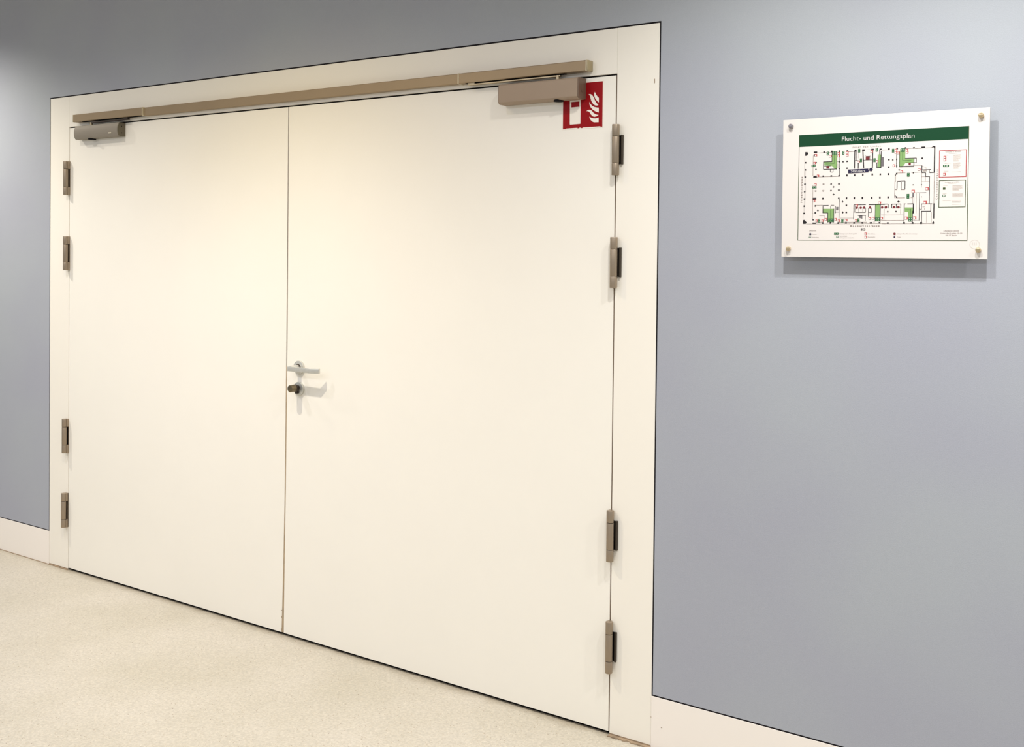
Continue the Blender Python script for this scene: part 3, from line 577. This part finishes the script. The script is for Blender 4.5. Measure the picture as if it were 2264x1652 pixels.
['red','r',134.0,231.0,0.8,2.4],['red','r',54.8,178.4,6.7,6.1],['white2','r',53.7,177.7,3.9,4.1],['red','r',55.0,178.9,2.1,1.5],
['red','r',53.6,177.5,0.8,2.4],['red','r',44.8,214.2,6.7,6.1],['white2','r',43.7,213.5,3.9,4.1],['red','r',45.0,214.7,2.1,1.5],
['red','r',43.6,213.3,0.8,2.4],['red','r',200.4,239.3,6.7,6.1],['white2','r',199.4,238.7,3.9,4.1],['red','r',200.6,239.7,2.1,1.5],
['red','r',199.3,238.4,0.8,2.4],['red','r',165.5,212.4,6.7,6.1],['white2','r',164.5,211.8,3.9,4.1],['red','r',165.7,212.9,2.1,1.5],
['red','r',164.4,211.6,0.8,2.4],['red','r',215.3,211.6,6.7,6.1],['white2','r',214.3,211.0,3.9,4.1],['red','r',215.5,212.1,2.1,1.5],
['red','r',214.2,210.8,0.8,2.4],['red','r',264.2,240.4,6.7,6.1],['white2','r',263.3,239.7,3.9,4.1],['red','r',264.4,240.8,2.1,1.5],
['red','r',263.2,239.5,0.8,2.4],['red','r',263.8,234.0,6.7,6.1],['white2','r',262.8,233.4,3.9,4.1],['red','r',264.0,234.5,2.1,1.5],
['red','r',262.7,233.2,0.8,2.4],['red','r',270.3,232.3,6.7,6.1],['white2','r',269.4,231.7,3.9,4.1],['red','r',270.5,232.7,2.1,1.5],
['red','r',269.3,231.5,0.8,2.4],['red','r',292.3,239.1,6.7,6.1],['white2','r',291.4,238.5,3.9,4.1],['red','r',292.5,239.5,2.1,1.5],
['red','r',291.2,238.3,0.8,2.4],['red','r',292.9,232.8,6.7,6.1],['white2','r',292.0,232.1,3.9,4.1],['red','r',293.2,233.2,2.1,1.5],
['red','r',291.9,231.9,0.8,2.4],['red','r',259.5,199.3,6.7,6.1],['white2','r',258.5,198.7,3.9,4.1],['red','r',259.7,199.8,2.1,1.5],
['red','r',258.4,198.5,0.8,2.4],['red','r',324.1,186.7,6.7,6.1],['white2','r',323.1,186.1,3.9,4.1],['red','r',324.3,187.1,2.1,1.5],
['red','r',323.0,185.8,0.8,2.4],['red','r',280.0,182.4,6.7,6.1],['white2','r',279.0,181.8,3.9,4.1],['red','r',280.2,182.9,2.1,1.5],
['red','r',278.9,181.6,0.8,2.4],['red','r',345.5,135.3,6.7,6.1],['white2','r',344.5,134.6,3.9,4.1],['red','r',345.7,135.7,2.1,1.5],
['red','r',344.4,134.4,0.8,2.4],['red','r',48.1,154.0,6.7,6.1],['white2','r',47.0,153.3,3.9,4.1],['red','r',48.3,154.5,2.1,1.5],
['red','r',46.9,153.1,0.8,2.4],['red','r',45.2,109.3,6.7,6.1],['white2','r',44.1,108.6,3.9,4.1],['red','r',45.4,109.7,2.1,1.5],
['red','r',44.0,108.4,0.8,2.4],['red','r',53.1,53.9,6.7,6.1],['white2','r',52.1,53.2,3.9,4.1],['red','r',53.4,54.3,2.1,1.5],
['red','r',52.0,52.9,0.8,2.4],['red','r',69.6,53.7,6.7,6.1],['white2','r',68.6,53.1,3.9,4.1],['red','r',69.9,54.2,2.1,1.5],
['red','r',68.5,52.8,0.8,2.4],['red','r',78.9,57.7,6.7,6.1],['white2','r',77.9,57.0,3.9,4.1],['red','r',79.2,58.2,2.1,1.5],
['red','r',77.8,56.8,0.8,2.4],['red','r',105.9,57.5,6.7,6.1],['white2','r',104.9,56.8,3.9,4.1],['red','r',106.1,58.0,2.1,1.5],
['red','r',104.8,56.6,0.8,2.4],['red','r',115.0,53.4,6.7,6.1],['white2','r',114.0,52.7,3.9,4.1],['red','r',115.2,53.9,2.1,1.5],
['red','r',113.8,52.5,0.8,2.4],['red','r',134.8,55.0,6.7,6.1],['white2','r',133.8,54.3,3.9,4.1],['red','r',135.0,55.4,2.1,1.5],
['red','r',133.7,54.1,0.8,2.4],['red','r',161.8,53.6,6.7,6.1],['white2','r',160.8,53.0,3.9,4.1],['red','r',162.0,54.1,2.1,1.5],
['red','r',160.7,52.7,0.8,2.4],['red','r',198.6,59.0,6.7,6.1],['white2','r',197.6,58.3,3.9,4.1],['red','r',198.8,59.5,2.1,1.5],
['red','r',197.5,58.1,0.8,2.4],['red','r',207.7,59.5,6.7,6.1],['white2','r',206.7,58.8,3.9,4.1],['red','r',207.9,59.9,2.1,1.5],
['red','r',206.6,58.6,0.8,2.4],['red','r',229.8,59.3,6.7,6.1],['white2','r',228.9,58.6,3.9,4.1],['red','r',230.0,59.7,2.1,1.5],
['red','r',228.7,58.4,0.8,2.4],['red','r',224.2,101.0,6.7,6.1],['white2','r',223.2,100.3,3.9,4.1],['red','r',224.4,101.4,2.1,1.5],
['red','r',223.1,100.1,0.8,2.4],['red','r',162.9,94.0,6.7,6.1],['white2','r',161.9,93.4,3.9,4.1],['red','r',163.1,94.5,2.1,1.5],
['red','r',161.8,93.2,0.8,2.4],['red','r',188.3,17.5,6.7,6.1],['white2','r',187.3,16.8,3.9,4.1],['red','r',188.5,18.0,2.1,1.5],
['red','r',187.2,16.6,0.8,2.4],['red','r',188.4,8.7,6.7,6.1],['white2','r',187.4,8.0,3.9,4.1],['red','r',188.6,9.1,2.1,1.5],
['red','r',187.3,7.7,0.8,2.4],['red','r',310.0,130.0,8.0,7.2],['white2','r',308.9,129.2,4.7,4.9],['red','r',310.3,130.5,2.5,1.8],
['red','r',308.8,129.0,1.0,2.8],['red','r',345.2,135.7,8.0,7.2],['white2','r',344.1,135.0,4.7,4.9],['red','r',345.4,136.2,2.5,1.8],
['red','r',344.0,134.7,1.0,2.8],['red','r',340.8,99.9,8.0,7.2],['white2','r',339.7,99.1,4.7,4.9],['red','r',341.0,100.4,2.5,1.8],
['red','r',339.5,98.8,1.0,2.8],['red','r',293.3,59.1,8.0,7.2],['white2','r',292.2,58.3,4.7,4.9],['red','r',293.6,59.6,2.5,1.8],
['red','r',292.1,58.0,1.0,2.8],['red','r',315.0,59.6,8.0,7.2],['white2','r',313.8,58.8,4.7,4.9],['red','r',315.2,60.1,2.5,1.8],
['red','r',313.7,58.5,1.0,2.8],['dkred','r',190.1,221.7,10.4,8.6],['dkred','r',82.0,200.9,7.7,6.5],['dkred','c',163.0,88.6,3.1],
['dkred','c',173.7,88.4,3.1],['dkred','c',182.7,88.6,3.1],['dkred','c',198.6,88.7,3.1],['dkred','c',230.5,88.5,3.1],
['dkred','c',239.8,88.4,3.1],['dkred','c',240.5,88.9,3.2],['dkred','c',261.3,89.0,3.2],['dkred','c',272.9,88.8,3.2],
['dkred','c',263.8,17.2,3.2],['dkred','c',299.9,202.3,3.1],['navy','c',199.5,190.8,4.7],['navy','c',35.6,16.6,3.0],
['navy','c',263.6,8.8,2.1],['black','p',123.7,217.6,126.7,214.1,124.7,214.1,124.7,211.6,122.9,211.7,122.8,214.2,120.7,214.3],['black','p',256.2,217.1,259.1,213.6,257.2,213.7,257.2,211.2,255.5,211.3,255.4,213.8,253.5,213.8],['black','p',270.4,187.2,273.6,190.0,273.6,188.0,276.0,187.9,276.0,186.1,273.7,186.2,273.7,184.2],
['black','p',95.5,146.4,98.9,149.3,99.0,147.2,101.5,147.2,101.5,145.3,99.0,145.4,99.0,143.3],['black','p',95.8,126.0,99.2,128.9,99.3,126.8,101.8,126.8,101.9,124.9,99.3,125.0,99.3,122.9],['black','p',124.2,102.6,121.2,106.1,123.2,106.0,123.2,108.5,125.0,108.5,125.1,106.0,127.2,106.0],['black','p',125.0,73.1,122.0,76.5,124.1,76.5,124.0,79.0,125.9,79.0,125.9,76.5,128.0,76.5],
['black','p',56.1,79.3,52.9,82.8,55.1,82.8,55.0,85.4,56.9,85.3,56.9,82.8,59.1,82.8],['black','p',269.4,103.1,273.2,106.5,273.2,104.1,276.0,104.0,276.1,101.9,273.2,102.0,273.3,99.6],['navy','p',138.0,192.6,192.4,193.3,192.6,183.6,138.2,182.6],['navy','l',192.5,187.7,198.9,190.8,2.35],
['boxred','l',373.5,233.2,441.0,233.2,1.7],['boxred','l',373.5,164.4,441.0,164.4,1.7],['boxred','l',374.4,233.2,374.4,164.4,1.7],['boxred','l',440.1,233.2,440.1,164.4,1.7],
['dkgreen2','l',374.0,155.8,440.0,155.8,1.7],['dkgreen2','l',374.0,86.6,440.0,86.6,1.7],['dkgreen2','l',374.9,155.8,374.9,86.6,1.7],['dkgreen2','l',439.1,155.8,439.1,86.6,1.7],
['palebrown','l',385.7,221.2,396.4,221.2,0.53],['palebrown','l',408.4,221.2,426.6,221.2,0.53],['palebrown','l',408.4,219.2,427.8,219.2,0.53],['palebrown','l',408.4,217.1,425.2,217.1,0.53],
['palebrown','l',408.5,215.0,427.4,215.0,0.53],['palebrown','l',408.5,213.0,428.3,213.0,0.53],['palebrown','l',408.5,211.0,425.2,211.0,0.53],['palebrown','l',408.6,209.0,420.6,209.0,0.53],
['palebrown','l',408.6,206.9,421.7,206.9,0.53],['palebrown','l',408.6,204.9,422.0,204.9,0.53],['palebrown','l',387.1,200.2,402.9,200.2,0.53],['palebrown','l',408.7,200.6,425.4,200.6,0.53],
['palebrown','l',408.7,198.8,426.4,198.8,0.53],['palebrown','l',408.8,197.0,424.3,197.0,0.53],['palebrown','l',408.8,195.2,426.0,195.2,0.53],['palebrown','l',408.8,193.4,426.7,193.4,0.53],
['palebrown','l',408.9,191.5,424.4,191.5,0.53],['palebrown','l',408.9,189.8,420.7,189.8,0.53],['palebrown','l',408.9,187.9,421.6,187.9,0.53],['palebrown','l',408.9,186.0,421.9,186.0,0.53],
['palebrown','l',384.9,179.8,397.1,179.8,0.53],['palebrown','l',384.9,177.8,397.2,177.8,0.53],['palebrown','l',405.5,177.3,427.7,177.3,0.53],['palebrown','l',397.0,225.2,418.4,225.2,0.53],
['palebrown','l',384.8,142.0,395.6,142.0,0.63],['palebrown','l',407.5,142.2,430.4,142.2,0.63],['palebrown','l',407.5,140.4,431.9,140.4,0.63],['palebrown','l',407.5,138.6,428.7,138.6,0.63],
['palebrown','l',407.6,136.8,431.4,136.8,0.63],['palebrown','l',407.6,135.0,432.3,135.0,0.63],['palebrown','l',407.6,133.2,428.7,133.2,0.63],['palebrown','l',407.7,131.5,423.1,131.5,0.63],
['palebrown','l',407.7,129.7,424.4,129.7,0.63],['palebrown','l',383.9,121.5,393.5,121.5,0.63],['palebrown','l',407.8,121.6,432.8,121.6,0.63],['palebrown','l',407.8,119.8,433.4,119.8,0.63],
['palebrown','l',407.9,118.0,432.0,118.0,0.63],['palebrown','l',407.9,116.2,433.2,116.2,0.63],['palebrown','l',407.9,114.4,433.7,114.4,0.63],['palebrown','l',408.0,112.6,432.1,112.6,0.63],
['palebrown','l',384.2,103.7,403.6,103.7,0.63],['palebrown','l',406.9,104.2,428.2,104.2,0.63],['palebrown','l',406.9,101.3,429.3,101.3,0.63],['palebrown','l',407.0,98.8,427.2,98.8,0.63],
['palebrown','l',407.1,93.6,429.0,93.6,0.63],['palebrown','l',397.6,147.6,417.0,147.6,0.63],['red','r',387.9,216.3,6.7,6.1],['white2','r',387.0,215.7,3.9,4.1],
['red','r',388.1,216.7,2.1,1.5],['red','r',386.9,215.5,0.8,2.4],['red','r',388.0,209.6,6.7,6.1],['white2','r',387.1,209.0,3.9,4.1],
['red','r',388.2,210.0,2.1,1.5],['red','r',387.0,208.7,0.8,2.4],['red','r',387.6,172.3,6.7,6.1],['white2','r',386.7,171.7,3.9,4.1],
['red','r',387.8,172.7,2.1,1.5],['red','r',386.6,171.5,0.8,2.4],['signgreen','r',390.8,193.7,14.5,5.6],['white2','r',387.7,193.8,1.4,2.6],
['white2','r',393.4,193.6,2.3,2.6],['dkgreen2','r',387.4,134.7,6.3,5.7],['signgreen','r',387.1,116.2,6.9,5.9],['white2','r',387.1,116.2,3.9,3.3],
]
BOXC = ('boxred', 'dkgreen2', 'palebrown')
def in_box(it): return it[0] in BOXC or (len(it) > 3 and it[2] > 372 and it[1] in 'r')
names = ['green', 'dkgreen', 'gray', 'pale', 'black', 'brown', 'white2', 'signgreen', 'red', 'dkred', 'navy']
fp = flat('floor_plan', [i for i in PLAN if not in_box(i) and i[0] in names], names); fp['label'] = 'printed black floor plan with green stairs and small symbols'
names2 = ['boxred', 'palebrown', 'red', 'white2', 'signgreen', 'dkgreen2']
R_ = [i for i in PLAN if in_box(i)]
zmid = 160.2
flat('notice_box', [i for i in R_ if i[3] > zmid], names2)['label'] = 'red outlined fire notice box'
flat('notice_box', [i for i in R_ if i[3] <= zmid], names2)['label'] = 'green outlined accident notice box'
# lettering
def text(body, x0, x1, base, h, m, vertical=False, spacing=1.0, thick=0, dy=.0012, name='lettering'):
    cu = bpy.data.curves.new('t', 'FONT'); cu.body = body; cu.size = 1; cu.space_character = spacing; cu.offset = thick; cu.resolution_u = 3
    t = bpy.data.objects.new('t', cu); COL.objects.link(t)
    bpy.context.view_layer.update()
    me = bpy.data.meshes.new_from_object(t.evaluated_get(bpy.context.evaluated_depsgraph_get()))
    bpy.data.objects.remove(t); bpy.data.curves.remove(cu)
    xs = [v.co.x for v in me.vertices]; a, b = min(xs), max(xs)
    sx = abs(x1 - x0) / (b - a) / 1000; sy = h / .7 / 1000     # cap height of the built-in face is about 0.7
    for v in me.vertices:
        X = (v.co.x - a) * sx; Zc = v.co.y * sy
        if vertical: v.co = Vector((OX + base / 1000 - Zc, YF - dy, OZ + x0 / 1000 + X))
        else: v.co = Vector((OX + x0 / 1000 + X, YF - dy, OZ + base / 1000 + Zc))
    me.materials.clear(); me.materials.append(m); me.name = name
    o = bpy.data.objects.new(name, me); COL.objects.link(o); o.parent = ep
    o.matrix_parent_inverse = Matrix.Translation(Vector(ep.location)).inverted()
    o['label'] = 'printed words ' + body if name == 'lettering' else name
    return o
W_, BR, BK = MT['p_white2'], MT['p_brown'], MT['p_black']
text('Flucht- und Rettungsplan', 119.6, 311.0, 270.9, 12.0, W_, dy=.0004, thick=-.006)
text('Unter den Linden', 147.4, 224.0, 251.2, 4.6, BR, spacing=1.5, dy=.0004)
text('Rosmarinstrasse', 146.7, 224.1, 37.0, 4.8, BR, spacing=1.7, dy=.0004, thick=.01)
text('EG', 174.6, 187.0, 26.3, 6.2, BK, dy=.0004, thick=.02)
text('Standort', 145.6, 184.5, 184.6, 7.0, W_, dy=.0009, thick=-.004)
text('Friedrichstrasse', 105.2, 176.9, 11.4, 4.6, BR, True, 1.7, thick=.02, dy=.0004)
text('Charlottenstrasse', 107.2, 184.9, 371.2, 4.6, BR, True, 1.7, dy=.0004)
for s, a, b, z, h in (('LEGENDE', 32.9, 51.8, 24.6, 2.6), ('Standort', 41.9, 54.0, 15.5, 2.2), ('Fluchtrichtung', 42.0, 59.5, 6.7, 2.2),
                      ('Rettungsweg mit Richtungspfeil', 117.3, 163.0, 16.6, 2.2), ('Sammelstelle', 117.4, 138.0, 10.3, 2.2), ('Gehweg Unter den Linden', 117.5, 156.5, 5.6, 2.2),
                      ('Wandhydrant', 193.9, 213.0, 16.4, 2.2), ('Feuerl\u00f6scher', 194.0, 213.5, 7.8, 2.2),
                      ('Aufzug im Brandfall nicht benutzen', 269.6, 322.0, 16.5, 2.2), ('Treppe', 270.4, 280.0, 7.9, 2.2),
                      ('LINDENCORSO', 388.0, 425.2, 22.9, 3.4), ('Unter den Linden 19-23', 380.1, 433.2, 17.1, 3.2), ('10117 Berlin', 393.1, 420.6, 11.7, 3.2),
                      ('Verhalten im Brandfall', 388.7, 426.1, 228.6, 2.8), ('Verhalten bei Unf\u00e4llen', 388.4, 424.4, 150.4, 2.6)):
    text(s, a, b, z, h, BR, dy=.0004)
# standoff pins with their heads, rubbed sticker ring at the lower right one
for x, z, m in ((3.6553, 1.8843, MT['pindull']), (4.1528, 1.8836, MT['pin']), (3.6527, 1.5401, MT['pin']), (4.1516, 1.5404, MT['pin'])):
    bm = cyl(NB(), (x, -.0125, z), .0062, .0250, 'y', 24); cyl(bm, (x, -.0335, z), .0065, .0085, 'y', 24, bev=.0010)
    hput('standoff_pin', bm, m, ep)
bm = NB()
for k in range(28):
    a, b = k * math.tau / 28, (k + .82) * math.tau / 28
    q = [(4.1420 + r * math.cos(t), 1.5548 + r * math.sin(t)) for r, t in ((.0108, a), (.0120, a), (.0120, b), (.0108, b))]
    bm.faces.new([bm.verts.new((p[0], YF - .0001, p[1])) for p in q])
for k in range(3):
    x = 4.1360 + k * .0045; bm.faces.new([bm.verts.new((x + dx, YF - .0001, 1.5535 + dz)) for dx, dz in ((0, 0), (.002, 0), (.002, .006), (0, .006))])
hput('sticker_residue', bm, MT['smudge'], ep, False)['label'] = 'faint round sticker mark'
